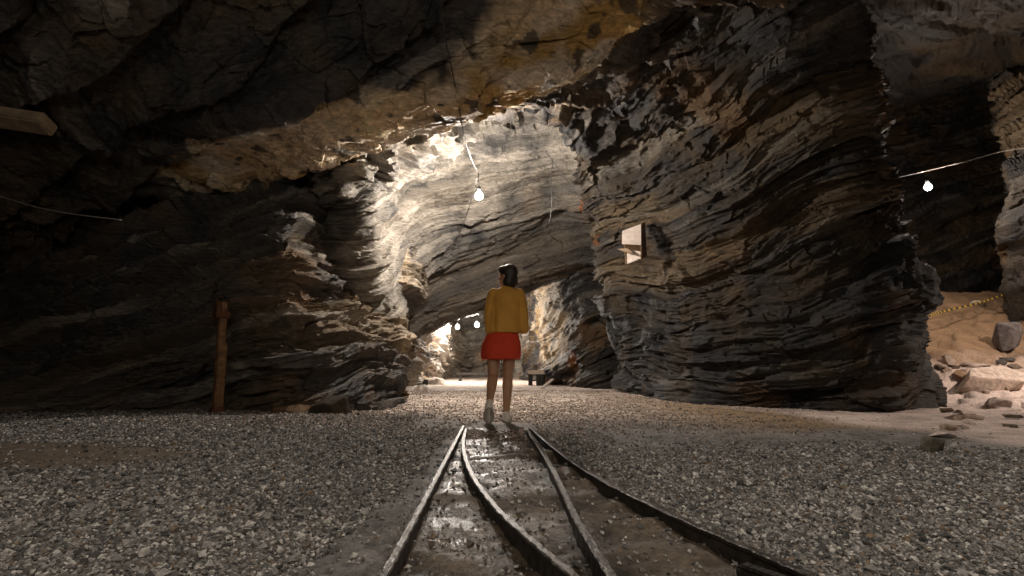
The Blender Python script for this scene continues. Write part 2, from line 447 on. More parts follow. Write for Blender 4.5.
# pale roof of the passage with its dark sagging beam of rock at the far end
B = [
 [(285,160,7.3,0),(345,130,7.2,0),(410,100,7.6,0),(475,80,7.7,0),(535,70,7.8,0),(590,80,7.8,0),(650,100,7.6,0)],
 [(280,195,9.0,0),(340,176,7.3,0),(410,146,8.2,0),(475,120,8.5,0),(535,106,8.7,0),(590,125,8.9,0),(650,150,8.8,0)],
 [(292,205,8.8,0),(362,205,7.9,0),(415,190,9.7,0),(475,172,10.3,0),(535,160,10.2,0),(588,172,10.4,0),(650,200,10.8,0)],
 [(300,240,8.6,0),(370,248,8.0,0),(418,232,10.2,0.1),(475,212,11,0.1),(535,198,11.5,0.1),(585,197,11.6,0.1),(650,230,11.9,0.1)],
 [(310,300,8.6,0.1),(380,292,8.4,0.1),(413,264,10.2,0.1),(470,240,11.6,0.45),(530,224,12.1,0.45),(580,214,12.3,0.45),(650,250,12.6,0.45)],
 [(320,340,8.8,0.3),(390,318,9.2,0.3),(412,290,11.2,0.75),(470,268,12.4,0.75),(530,246,12.9,0.75),(585,236,13.1,0.75),(650,262,13.1,0.75)],
 [(360,350,8.6,1),(392,340,9.8,1),(413,322,11.6,1),(470,302,12.6,1),(530,280,13,1),(585,266,13.2,1),(650,280,13.2,1)],
 [(370,380,9,1),(398,345,10.5,1),(414,333,12.8,1),(470,311,14.5,1),(530,290,15.2,1),(590,272,15.5,1),(650,290,15.5,1)],
 [(375,350,14,0.3),(398,325,16,0.3),(425,318,20,0.3),(475,300,24,0.3),(530,285,25,0.3),(590,272,25,0.3),(650,280,25,0.3)],
]
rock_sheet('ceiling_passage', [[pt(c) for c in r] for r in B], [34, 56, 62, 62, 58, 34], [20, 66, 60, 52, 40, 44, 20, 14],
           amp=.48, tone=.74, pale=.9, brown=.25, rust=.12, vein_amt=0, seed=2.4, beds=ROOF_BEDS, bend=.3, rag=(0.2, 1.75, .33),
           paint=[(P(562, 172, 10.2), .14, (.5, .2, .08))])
CC = [
 [(505,262,25),(512,310,25),(518,350,24),(520,379)],
 [(524,262,20),(529,310,20),(534,350,20),(536,381.5)],
 [(541,255,16.8,.5),(548,305,16.2,1),(553,350,15.6,.9),(556,385)],  # pale edge painted in as if the far bulbs lit it
 [(575,225,13.8),(577,290,13.9),(580,345,13.6),(583,388)],
 [(605,215,13.3),(607,285,13.4),(610,345,13.2),(612,389)],
 [(690,215,13.5),(690,290,13.5),(690,345,13.2),(690,388)],
]
rock_sheet('wall_passage', transpose([[pt(c) for c in col[:3]] + col_floor(*col[3]) for col in CC]),
           [24, 50, 50, 40, 30], [70, 60, 50, 8], amp=.6, tone=.36, brown=.6, rust=.35, seed=6.1, vein_amt=1,
           paint=[(P(568, 362, 14), .3, (.36, .14, .05)), (P(562, 338, 14), .25, (.30, .12, .05))])
WW = [
 [(380,290,13),(380,330,13),(380,355,13),(380,388)],
 [(412,290,15.5),(414,325,15),(414,355,14.8),(416,385)],
 [(424,290,17),(427,325,17),(428,355,17),(428,382.5)],
 [(434,290,20),(440,325,20),(443,355,20),(440,380.5)],
 [(450,290,26),(452,320,25),(456,345,24),(460,377.5)],
 [(470,290,28),(472,320,28),(476,345,27),(480,376.5)],
 [(500,280,27),(500,320,27),(502,350,26),(502,377)],
 [(530,280,22),(532,320,21),(534,350,21),(536,380)],
 [(580,280,20),(580,320,20),(580,350,20),(580,381)],
]
rock_sheet('wall_back', transpose([[pt(c) for c in col[:3]] + col_floor(*col[3]) for col in WW]),
           [14, 30, 30, 30, 30, 30, 26, 14], [34, 30, 30, 6], amp=.7, tone=1.0, pale=.7, brown=.5, rust=.3, vein_amt=0, seed=3.3)

# second chamber on the right
FF = [
 [(830,-80,4.99),(900,-80,4.86),(980,-80,4.61),(1080,-90,4.35),(1250,-120,3.84)],
 [(850,10,7.42),(910,5,7.17),(980,0,7.04),(1080,-10,6.66),(1250,-40,6.14)],
 [(850,60,9.98),(910,55,9.86),(980,46,9.60),(1080,35,9.09),(1250,10,8.32)],
 [(855,106,13.06),(910,103,12.80),(985,88,12.54),(1080,75,11.78),(1250,50,10.75)],
 [(855,90,15.36),(910,85,15.10),(985,72,14.72),(1080,60,14.08),(1250,40,12.80)],
]
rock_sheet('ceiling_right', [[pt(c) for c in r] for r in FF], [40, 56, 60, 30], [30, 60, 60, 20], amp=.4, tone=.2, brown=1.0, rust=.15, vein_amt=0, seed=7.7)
RR = [
 [(800,40,15.5),(800,150,16.5),(800,250,17.0),(800,330,14.8)],
 [(900,40,16.5),(900,150,17.3),(905,250,17.5),(905,330,15.3)],
 [(960,40,16.5),(960,150,17.5),(960,250,17.5),(960,330,15.3)],
 [(1030,40,16.5),(1030,150,17.1),(1030,250,17.0),(1030,330,14.8)],
 [(1200,40,14.5),(1200,150,14.5),(1200,250,14.5),(1200,330,12.8)],
]
rock_sheet('wall_recess', transpose([[pt(c) for c in col] for col in RR]), [30, 40, 40, 30], [50, 50, 40], amp=.8, tone=.75, brown=.7, rust=.2, vein_amt=0, seed=1.9)
HH = [
 [(1010,60,14),(1020,150,14),(1022,215,14),(1020,270,14),(1020,340,14)],
 [(984,70,11.8),(1000,150,11.5),(1004,210,11.3),(1003,262,11.6),(1005,330,12)],
 [(1010,60,10.8),(1024,150,10.7),(1026,210,10.5),(1026,262,11),(1030,330,11.6)],
 [(1090,40,9.8),(1090,150,9.8),(1090,210,9.8),(1090,262,10.2),(1090,340,10.6)],
 [(1250,20,7),(1250,150,7),(1250,220,7),(1250,280,7.4),(1250,350,8)],
]
rock_sheet('wall_far_right', transpose([[pt(c) for c in col] for col in HH]), [24, 36, 40, 24], [40, 50, 40, 20], amp=.5, tone=.5, brown=.9, rust=.3, vein_amt=0, pale=.12, plate=.5, seed=8.4)

# ------------------------------------------------------------------ floor
RAIL_PX = {
 'left':  [(463.5,425.5),(441,468),(416,515),(384,573),(350,634)],
 'inner_left': [(466,428.5),(463.5,440),(464.5,454),(472,474),(486.5,495),(503,514),(525.5,534),(548,553),(572,573),(640,628)],
 'inner_right': [(527.5,429.5),(539,446),(550,463.5),(562,487),(574,512),(591,541),(611,573),(648,634)],
 'outer_right': [(530,426.5),(548,442),(569.5,458.5),(600,478),(633,495),(680,517),(731,539),(770,556),(809,573),(920,620)],
}
RAIL_Z = 0.045
RAILS = {k: [G(px, py, RAIL_Z) for px, py in v] for k, v in RAIL_PX.items()}
def rail_x(k, Y):
    pts = sorted(RAILS[k], key=lambda p: p[1])
    return np.interp(Y, [p[1] for p in pts], [p[0] for p in pts])
def floor_height(x, y):
    m = sstep(6.3, 8.2, x) * sstep(8.6, 9.4, y)
    z = m * np.clip(y - 8.9, 0, 4.6) * .50
    z = z + sstep(6.0, 9.5, x) * sstep(6.5, 9.5, y) * .25
    z = z + .03 * fbm(x * .8, y * .8, x * 0 + 1.5, 3)
    bank = 1 - sstep(0, .5, np.abs(y - 5.2))
    z = z + sstep(-.62, -1.2, x) * .03 * sstep(6.5, 5, y)
    return z
ys = np.concatenate([np.linspace(-4, .9, 16), .9 + np.cumsum(np.linspace(.012, .075, 330))])
ys = np.concatenate([ys, ys[-1] + np.cumsum(np.linspace(.08, .5, 50))])
nx = 520
tx = np.linspace(-1, 1, nx)
X = np.outer(2.2 + 1.12 * np.abs(ys), tx); Yg = np.repeat(ys[:, None], nx, 1)
x = X.ravel(); y = Yg.ravel()
zb = floor_height(x, y)
o0 = x * 0
track = sstep(rail_x('left', y) - .12, rail_x('left', y) + .05, x) * (1 - sstep(rail_x('outer_right', y), rail_x('outer_right', y) + .12, x)) * (1 - sstep(4.7, 5.3, y + .4 * fbm(x * 3, y * 3, o0, 2)))
n1 = fbm(x * 1.3, y * 1.3, o0 + 2, 4); n2 = fbm(x * 6, y * 6, o0 + 5, 4); n3 = fbm(x * 26, y * 26, o0 + 8, 2)
ruts = fbm(x * 3.0, y * 9, o0 + 1, 4)
z = zb + .012 * n2 + .010 * n3 + track * (-.014 + .022 * ruts + .014 * n2)
# dust shards and ledges in the second chamber
rub = sstep(5.0, 7.0, x) * sstep(4.5, 6.5, y)
vl, gp = worley(x * 2.0, y * 3.2, o0 + .5, 7)
z = z + rub * (vl * .10 - .05 * (1 - sstep(0, .12, gp)))
GRAV = np.array([.22, .205, .19]); MUD = np.array([.115, .088, .062]); DIRT = np.array([.48, .39, .32]); DUST = np.array([.55, .44, .38]); OCHRE = np.array([.25, .16, .075]); DIRTBR = np.array([.25, .155, .085])
col = np.repeat(GRAV[None], len(x), 0) * (.8 + .5 * n2 + .6 * n3)[:, None]
far = sstep(5.0, 6.6, y + .8 * n1 - .25 * np.abs(x) * (x < 0))
col = lerp(col, DIRT[None] * (.9 + .8 * n2)[:, None], far)
och = sstep(1.2, 2.8, x) * sstep(4.3, 5.3, y + .6 * n1)
col = lerp(col, OCHRE[None] * (1 + .6 * n2)[:, None], och * .85)
dust = sstep(.0, .9, x - 3.4 + .5 * n1 + (y - 4.2) * .25) * sstep(3.45, 4.0, y + .35 * n1)
col = lerp(col, DUST[None] * (1 + .5 * n2 + .4 * n1)[:, None], dust)
slope = sstep(6.3, 7.6, x) * sstep(9.2, 10.2, y + n1)
col = lerp(col, DIRTBR[None] * (1 + .5 * n2)[:, None], slope)
lp = sstep(.4, 0.0, np.sqrt(((x + 3.25) / 1.0) ** 2 + ((y - 3.25) / .42) ** 2) - 1 + .5 * n1) * (x < 0)
col = lerp(col, np.array([[.16, .115, .07]]), lp * .8)
br = sstep(.5, 0.0, np.sqrt(((x + 2.6) / 1.3) ** 2 + ((y - 5.6) / .7) ** 2) - 1 + .7 * n1)
col = lerp(col, np.array([[.20, .115, .055]]), br * .8)
col = lerp(col, MUD[None] * (1 + .9 * n2 + .7 * n3)[:, None], track)
rough = .92 + 0 * x
wet = track * sstep(-.05, .25, fbm(x * 2.0, y * 3.5, o0 + 12, 4) + .12)
rough = rough - wet * .58 - lp * .25
colors = np.concatenate([np.clip(col, .01, .7), np.clip(rough, .28, 1)[:, None]], 1)
I = np.arange(len(x)).reshape(len(ys), nx)
F = np.stack([I[:-1, :-1], I[:-1, 1:], I[1:, 1:], I[1:, :-1]], -1).reshape(-1, 4)
fl = fast_mesh('floor', np.stack([x, y, z], 1), F, M_FLOOR, colors)
fl['kind'] = 'structure'
FLOOR_YS, FLOOR_TX, FLOOR_Z = ys, tx, z.reshape(len(ys), nx)
def ground_at(px_, py_):
    j = np.clip(np.searchsorted(FLOOR_YS, py_) - 1, 0, len(FLOOR_YS) - 2)
    t = px_ / (2.2 + 1.12 * np.abs(py_))
    i = np.clip(np.round((t + 1) / 2 * (nx - 1)).astype(int), 0, nx - 1)
    return FLOOR_Z[j, i]

# loose gravel: uncountable crushed stone on both sides of the track
def gravel():
    NQ = 205000
    Yq = 1.1 + 6.2 * rng.random(NQ) ** 1.25
    Xq = (rng.random(NQ) * 2 - 1) * (1.09 * Yq + .35)
    o = Xq * 0
    nn = fbm(Xq * 1.3, Yq * 1.3, o + 2, 4)
    keep = np.ones(NQ)
    L = rail_x('left', Yq) - .08 - .12 * (nn + .2) - .16 * sstep(2.6, 1.4, Yq); R = rail_x('outer_right', Yq) + .07
    intr = (Xq > L) & (Xq < R) & (Yq < 5.1)
    keep[intr] = .07
    keep *= np.where((Xq > L - .4) & (Xq < 1.2), 1 - .985 * sstep(4.2, 5.2, Yq + .6 * nn), 1)
    keep *= np.where(Xq > .8, 1 - .97 * sstep(2.9, 4.1, Yq + .5 * nn - .15 * (Xq < 3)), 1)
    keep *= 1 - .95 * sstep(.0, .9, Xq - 3.4 + .5 * nn + (Yq - 4.2) * .25) * sstep(3.45, 4.0, Yq + .35 * nn)
    keep *= 1 - .9 * sstep(.3, 0.0, np.sqrt(((Xq + 3.25) / 1.0) ** 2 + ((Yq - 3.25) / .42) ** 2) - 1 + .5 * nn) * (Xq < 0)
    keep *= np.where(Xq < 0, 1 - .9 * sstep(5.9, 6.5, Yq), 1)
    sel = rng.random(NQ) < keep
    Xq, Yq = Xq[sel], Yq[sel]
    n = len(Xq)
    s = (.0040 + .0050 * rng.random(n) ** 2 + .010 * (rng.random(n) < .04) * rng.random(n)) * (1 + .10 * Yq)
    Z0 = ground_at(Xq, Yq)
    # thin scatter of small pale chips trodden into the dirt under the bright bulb
    N2 = 42000
    Y2 = 3.6 + 8.4 * rng.random(N2) ** 1.2; X2 = -.5 * Y2 + (1.35 * Y2) * rng.random(N2)
    n2_ = fbm(X2 * .9, Y2 * .9, X2 * 0 + 4, 3)
    ok = rng.random(N2) < np.clip(.62 + 1.6 * n2_, .08, 1) * sstep(3.9, 5.6, Y2 + n2_) * sstep(-.5, -.36, X2 / Y2 + .2 * n2_) * (1 - sstep(.2, .7, X2 / Y2 + .3 * n2_))
    ok &= (X2 + .07) ** 2 + (Y2 - 5.1) ** 2 > .1
    X2, Y2 = X2[ok], Y2[ok]
    s = np.concatenate([s, .0050 + .0075 * rng.random(len(X2)) ** 2 + .0006 * Y2])
    chip = np.concatenate([np.zeros(n, bool), np.ones(len(X2), bool)])
    Xq = np.concatenate([Xq, X2]); Yq = np.concatenate([Yq, Y2]); Z0 = ground_at(Xq, Yq); n = len(Xq)
    octv = np.array([[1, 0, 0], [-1, 0, 0], [0, 1, 0], [0, -1, 0], [0, 0, 1], [0, 0, -1]], float)
    octf = np.array([[0, 2, 4], [2, 1, 4], [1, 3, 4], [3, 0, 4], [2, 0, 5], [1, 2, 5], [3, 1, 5], [0, 3, 5]])
    V = octv[None] * (1 + .7 * (rng.random((n, 6, 3)) - .5)) + .45 * (rng.random((n, 6, 3)) - .5)
    V[..., 2] *= .75
    a = rng.random(n) * 6.283; b = (rng.random(n) - .5) * 1.6
    ca, sa, cb, sb = np.cos(a), np.sin(a), np.cos(b), np.sin(b)
    x_, y_, z_ = V[..., 0], V[..., 1], V[..., 2]
    y2 = y_ * cb[:, None] - z_ * sb[:, None]; z2 = y_ * sb[:, None] + z_ * cb[:, None]
    x3 = x_ * ca[:, None] - y2 * sa[:, None]; y3 = x_ * sa[:, None] + y2 * ca[:, None]
    V = np.stack([x3 * s[:, None] + Xq[:, None], y3 * s[:, None] + Yq[:, None], z2 * s[:, None] + (Z0 + s * .45)[:, None]], -1)
    r = rng.random(n)
    base = np.array([.24, .228, .215])[None] * (.25 + 1.3 * r[:, None] ** 1.3)
    base = np.where((rng.random(n) < .13)[:, None], np.array([[.56, .53, .49]]), base)
    base = np.where((rng.random(n) < .05)[:, None], np.array([[.21, .15, .10]]), base)
    base = np.where(chip[:, None], np.array([[.42, .34, .285]]) * (.22 + 1.2 * rng.random((n, 1))), base)
    colr = np.repeat(np.concatenate([base, np.full((n, 1), .8)], 1)[:, None], 6, 1).reshape(-1, 4)
    Fq = (octf[None] + (np.arange(n) * 6)[:, None, None]).reshape(-1, 3)
    g = fast_mesh('gravel', V.reshape(-1, 3), Fq, M_GRAVEL, colr, smooth=False)
    tag(g, 'loose grey crushed gravel spread on both sides of the rail track', 'gravel', kind='stuff')
    return n
print('gravel stones', gravel())

# ------------------------------------------------------------------ rails
M_RAIL = simple_mat('worn_rail_steel', (.05, .042, .036), .5, .5, 22, .5, .4, 70)
M_RAILTOP = simple_mat('polished_rail_head', (.09, .08, .07), .5, .7, 30, .6, .6, 50)
prof = [(-.026, -.07), (.026, -.07), (.026, -.06), (.010, -.055), (.009, .024), (.0145, .031), (.0145, .041), (.010, .045), (-.010, .045), (-.0145, .041), (-.0145, .031), (-.009, .024), (-.010, -.055), (-.026, -.06)]
def make_rail(key, label):
    pts = spline([(p[0], p[1], 0) for p in RAILS[key]], 90)
    bm = bmesh.new(); rings = []
    for i, p in enumerate(pts):
        t = Vector(pts[min(i + 1, len(pts) - 1)] - pts[max(i - 1, 0)]).normalized()
        s_ = Vector((t.y, -t.x, 0))
        wob = .0015 * math.sin(i * 1.7)
        rings.append([bm.verts.new(Vector(p) + s_ * (q[0] + wob) + Vector((0, 0, q[1] + .0012 * math.sin(i * .9)))) for q in prof])
    n = len(prof)
    for a, b in zip(rings, rings[1:]):
        for k in range(n):
            f = bm.faces.new((a[k], a[(k + 1) % n], b[(k + 1) % n], b[k]))
            f.material_index = 1 if k in (6, 7, 8) else 0
    bm.faces.new(rings[0][::-1]); bm.faces.new(rings[-1])
    o = obj('rail', bm, None, smooth=False, mats=[M_RAIL, M_RAILTOP])
    return tag(o, label, 'rail', 'narrow gauge mine rails')
make_rail('left', 'straight worn steel rail on the left edge of the track bed')
make_rail('inner_left', 'curved steel rail bending right from the left rail end')
make_rail('inner_right', 'second steel rail from the right, crossing the middle of the muddy bed')
make_rail('outer_right', 'long steel rail curving out along the right gravel edge')
# broken piece beside the right rail
p0, p1 = G(738, 562, .03), G(800, 584, .03)
bm = bmesh.new()
t = Vector(p1 - p0); L = t.length
add_box(bm, (L, .035, .032), (0, 0, .008), bev=.006)
for k in range(9):
    add_box(bm, (.03, .038, .012), (-L / 2 + .03 + k * L / 9, 0, .027), bev=.004)
o = obj('rail_stub', bm, M_RAIL, smooth=False)
o.location = ((p0[0] + p1[0]) / 2, (p0[1] + p1[1]) / 2, .0); o.rotation_euler = (0, 0, math.atan2(t.y, t.x))
tag(o, 'short dark rusted rail stub lying beside the right rail', 'rail')

# ------------------------------------------------------------------ loose rocks
def rock_obj(name, loc, size, rz, colr, label, group=None, seed=1, flat=.5, tilt=(0, 0), rough=.85, sink=.25, cat='rock'):
    r = random.Random(seed)
    bm = bmesh.new()
    vs = []
    for k in range(15):
        v = Vector((r.gauss(0, 1), r.gauss(0, 1), r.gauss(0, 1))).normalized()
        v = Vector((v.x, v.y, max(-.55, min(.55, v.z)))) * r.uniform(.8, 1.0)
        vs.append(bm.verts.new((v.x * size[0] / 2, v.y * size[1] / 2, v.z * size[2] / 1.1)))
    res = bmesh.ops.convex_hull(bm, input=vs)
    bmesh.ops.delete(bm, geom=[v for v in bm.verts if not v.link_faces], context='VERTS')
    bmesh.ops.bevel(bm, geom=list(bm.edges), offset=min(size) * .025, segments=1, affect='EDGES')
    bmesh.ops.triangulate(bm, faces=bm.faces)
    o = obj(name, bm, M_STONE, smooth=False)
    n = len(o.data.vertices)
    a = o.data.color_attributes.new('mineral', 'FLOAT_COLOR', 'POINT')
    cc = np.repeat(np.array([[*colr, rough]]), n, 0); cc[:, :3] *= (.85 + .3 * np.random.default_rng(seed).random((n, 1)))
    a.data.foreach_set('color', cc.astype(np.float32).ravel())
    z = float(ground_at(np.array([loc[0]]), np.array([loc[1]]))[0])
    o.location = (loc[0], loc[1], z + size[2] * (.5 - sink)); o.rotation_euler = (tilt[0], tilt[1], rz)
    return tag(o, label, cat, group)
def hit_floor(px, py):
    d = ray(px, py); best = None
    for Yq in np.linspace(1.5, 16, 1500):
        p = np.array([0, 0, CAM_Z]) + d * (Yq / d[1])
        if p[2] <= float(ground_at(np.array([p[0]]), np.array([p[1]]))[0]): return p
    return p
def px_rock(px, py, wpx, hpx, depth, colr, label, **k):
    p = hit_floor(px, py); s = p[1] / FPX * 1.02
    sink = k.pop('sink', .25)
    return rock_obj(k.pop('name', 'rock'), (p[0], p[1] + depth * .4, p[2]), (wpx * s, depth, hpx * s / (1 - sink)), k.pop('rz', .2), colr, label, sink=sink, **k)
PK = (.46, .36, .30)
px_rock(941, 453, 25, 14, .16, (.10, .085, .06), 'dark angular stone standing alone at the near edge of pale dust', seed=3, sink=.1)
px_rock(951, 439, 27, 5, .22, (.62, .52, .47), 'thin pale slab lying flat behind the dark angular stone', seed=5)
px_rock(1006, 392, 92, 26, .8, (.54, .43, .35), 'biggest pale flat boulder on the right among dark gaps', seed=8, tilt=(.12, -.08), name='boulder')
px_rock(1024, 358, 26, 30, .6, (.13, .11, .10), 'dark grey upright boulder at the right edge above the pale slab', seed=11, name='boulder', sink=.12)
px_rock(985, 308, 18, 8, .5, (.40, .34, .26), 'pale rock lying right under the yellow barrier tape', seed=13)
px_rock(957, 367, 18, 9, .3, (.46, .36, .29), 'rounded pale rock close beside the right pillar foot', seed=17)
px_rock(968, 388, 22, 9, .3, (.26, .17, .10), 'brown slab between the pillar foot and the biggest boulder', seed=19, tilt=(.1, .2))
px_rock(1008, 408, 28, 7, .3, (.46, .37, .31), 'pale slab on the dust in front of the biggest boulder', seed=23)
px_rock(973, 418, 17, 4, .12, (.06, .05, .045), 'small flat black shard lying on the pale dust', seed=29)
px_rock(988, 395, 14, 6, .2, (.34, .27, .22), 'small brownish stone at the left foot of the biggest boulder', seed=31)
px_rock(1001, 399, 18, 7, .24, (.20, .16, .13), 'dark tilted stone in the gap below the biggest boulder', seed=37, tilt=(.2, .1))
for k in range(26):
    px = random.uniform(945, 1024); py = random.uniform(366, 384) if k < 15 else random.uniform(385, 440)
    px_rock(px, py, random.uniform(7, 17), random.uniform(3, 5.5), random.uniform(.12, .35), random.choice([PK, (.34, .25, .18), (.16, .12, .09), (.09, .075, .065)]),
            'small flat rock shard scattered on the dust of the right chamber', group='flat shards on the right chamber floor', seed=100 + k, rz=random.uniform(-.6, .6), tilt=(random.uniform(-.15, .15), random.uniform(-.15, .15)), name='rock_shard')
px_rock(330, 414, 60, 20, .5, (.05, .038, .026), 'low brown boulder at the foot of the left pillar', seed=41, name='boulder', sink=.4)
px_rock(285, 414, 46, 9, .3, (.16, .10, .055), 'flat brown slab on the ground right of the wooden post', seed=43, sink=.4)
px_rock(425, 385, 7, 6, .25, (.07, .065, .06), 'small dark stone at the foot of the pale passage wall', seed=47)
px_rock(432, 384, 26, 7, .8, (.55, .47, .40), 'pale heap of rubble inside the passage left of the person', seed=53, sink=.4)
px_rock(418, 392, 18, 7, .5, (.50, .42, .36), 'pale rubble stone just behind the left pillar corner', seed=59, sink=.4)

# ------------------------------------------------------------------ pale slab wedged in the dark roof
p = P(6, 118, 5.25)
bm = bmesh.new(); add_box(bm, (.95, .24, .15), bev=.02)
M_SLAB = simple_mat('weathered_plank', (.34, .25, .16), .85, 0, 6, .4, .5, 25)
o = obj('timber_plank', bm, M_SLAB, smooth=False); o.location = p; o.rotation_euler = (math.radians(-18), math.radians(8), .05)
tag(o, 'pale blunt-ended plank wedged under the dark roof on the far left', 'plank')

# ------------------------------------------------------------------ hanging bulbs
def lamp(label, p, radius, power, colr, cord_top, name='hanging_bulb', group='bare bulbs in the mine'):
    t = thing(name, label, 'lamp', tuple(p), group=group)
    area = 4 * math.pi * radius ** 2
    bm = bmesh.new(); bmesh.ops.create_icosphere(bm, subdivisions=3, radius=radius)
    for v in bm.verts:
        if v.co.z > 0: v.co.z *= 1.25; f = 1 - .25 * (v.co.z / radius / 1.25); v.co.x *= f; v.co.y *= f
    obj('bulb', bm, glow_mat('bulb_glow', colr, power / (math.pi * area)), t)
    bm = bmesh.new(); add_lathe(bm, [(.0, radius * 2.6), (radius * .35, radius * 2.55), (radius * .5, radius * 2.3), (radius * .5, radius * 1.3), (radius * .42, radius * 1.12)], 14)
    obj('socket', bm, M_SOCKET, t)
    bm = bmesh.new(); v = Vector(cord_top) - Vector(p)
    add_tube(bm, [(0, 0, radius * 2.4), tuple(v * .5 + Vector((0, 0, radius))), tuple(v)], .006, 6)
    obj('cord', bm, M_CABLE, t)
    return t
M_SOCKET = simple_mat('black_socket', (.03, .03, .03), .5)
M_CABLE = simple_mat('black_cable', (.035, .032, .03), .55)
M_ROPE = simple_mat('pale_rope', (.24, .21, .18), .8, 0, 60, .2, .3, 200)
WHITE = (1.0, .91, .82)
pb = P(479, 196, 8.5)
lamp('bright bare bulb hanging above the person under the pale passage roof', pb, .068, BULB_MAIN, WHITE, P(478, 172, 8.7))
pr = P(928, 187, 11.0)
lamp('bright bulb hanging in the chamber beyond the right pillar', pr, .075, BULB_RIGHT, (1.0, .85, .74), P(925, 165, 11.0))
for px, py, Yq, lab, pw in ((477, 325, 17.5, 'far bulb nearest the person, rightmost of the three in the passage', 1.0), (457.5, 327, 19.5, 'middle one of the three small far bulbs in the passage', 1.0), (444, 337, 21, 'far lowest left bulb beside the bright yellow rock face', .8)):
    p = P(px, py, Yq); lamp(lab, p, .075, BULB_FAR * pw, WHITE, P(px, py - 14, Yq))

# cables and wires
def cable(name, pts, r, mat, label, cat='cable', n=40, group=None):
    bm = bmesh.new(); add_tube(bm, [tuple(q) for q in spline(pts, n)], r, 6)
    return tag(obj(name, bm, mat), label, cat, group)
cable('power_cable', [P(437, -40, 4.0), P(444, 30, 4.55), P(455, 85, 5.2), P(464, 135, 6.1), P(471, 158, 7.4), P(477, 171, 8.6)], .007, M_CABLE, 'black power cable running down the roof to the bright bulb')
cable('power_cable', [P(477, 178, 8.8), P(470, 205, 9.6), P(461, 230, 10.6), P(453, 250, 11.0)], .009, M_CABLE, 'thin cable hanging from the bright bulb back to the dark rock step')
cable('drooping_wire', [P(545, 150, 9.0), P(556, 166, 9.1), P(575, 192, 9.2), P(600, 226, 9.3)], .008, M_CABLE, 'longer dark wire slanting right across the pale roof', 'wire')
cable('drooping_wire', [P(553, 158, 9.2), P(551, 180, 9.3), P(552, 200, 9.3), P(550, 222, 9.4)], .008, M_CABLE, 'short dark wire hanging straight down from the pale roof', 'wire')
cable('rope', [P(-30, 188, 6.2), P(2, 197, 6.25), P(40, 208, 6.3), P(80, 215, 6.4), P(122, 220, 6.6)], .009, M_ROPE, 'pale rope strung across the dark hollow on the far left', 'rope')
cable('power_cable', [P(895, 178, 8.6), P(926, 171, 11.0), P(960, 163, 11.0), P(1000, 152, 11.0), P(1040, 146, 10.2)], .010, M_ROPE, 'pale cable strung past the bulb in the right chamber')
cable('power_cable', [P(425, 338, 15), P(444, 326, 18), P(460, 316, 18), P(480, 309, 17), P(520, 298, 16)], .014, M_ROPE, 'pale cable along the far passage roof above the small bulbs')

# barrier tape
M_YEL = simple_mat('yellow_tape', (.55, .36, .05), .5, 0, 30, .1, 0)
M_BLK = simple_mat('black_tape', (.02, .02, .02), .5, 0, 30, .1, 0)
pts = spline([P(930, 316, 11.2), P(945, 311, 11.4), P(975, 304, 11.8), P(1000, 296, 12), P(1040, 281, 11.6)], 46)
bm = bmesh.new(); prev = None
for i, p in enumerate(pts):
    a = bm.verts.new((p[0], p[1], p[2] - .02)); b = bm.verts.new((p[0], p[1] + .02, p[2] + .02))
    c = bm.verts.new((p[0], p[1] + .008, p[2] - .02)); d = bm.verts.new((p[0], p[1] + .028, p[2] + .02))
    cur = (a, b, d, c)
    if prev:
        for k in range(4):
            f = bm.faces.new((prev[k], prev[(k + 1) % 4], cur[(k + 1) % 4], cur[k])); f.material_index = i % 2
    prev = cur
tag(obj('barrier_tape', bm, None, smooth=False, mats=[M_YEL, M_BLK]), 'yellow and black barrier tape strung above the brown slope', 'tape')

# ------------------------------------------------------------------ wooden post on the left
M_WOOD = simple_mat('old_timber', (.20, .105, .045), .75, 0, 14, .5, .6, 40)
M_IRON = simple_mat('rusty_iron', (.15, .065, .03), .7, .5, 40, .5, .5, 80)
base = G(217, 413); top = P(225, 300, base[1] + .05)
v = Vector(top - base); H = v.length
post = thing('wooden_post', 'leaning brown timber post with rusty bracket against the left wall', 'post', tuple(base))
post.rotation_euler = v.to_track_quat('Z', 'Y').to_euler()
bm = bmesh.new()
add_box(bm, (.105, .12, H * .62), (0, 0, H * .33 - .05), bev=.012)
add_box(bm, (.085, .10, H * .40), (.014, 0, H * .78), bev=.012)
obj('timber', bm, M_WOOD, post, smooth=False)
bm = bmesh.new(); add_box(bm, (.15, .15, .10), (.02, 0, H * .86), bev=.01); add_box(bm, (.05, .16, .22), (.085, 0, H * .90), bev=.01)
obj('bracket', bm, M_IRON, post, smooth=False)
bm = bmesh.new(); add_tube(bm, [(-.05, -.03, H * .93), (-.05, -.03, H + .03), (.02, -.03, H + .05), (.09, -.03, H + .03), (.09, -.03, H * .80)], .012, 8)
obj('hook', bm, M_IRON, post)
bm = bmesh.new(); add_box(bm, (.15, .15, .09), (0, 0, .03), bev=.015)
obj('foot_collar', bm, M_IRON, post, smooth=False)

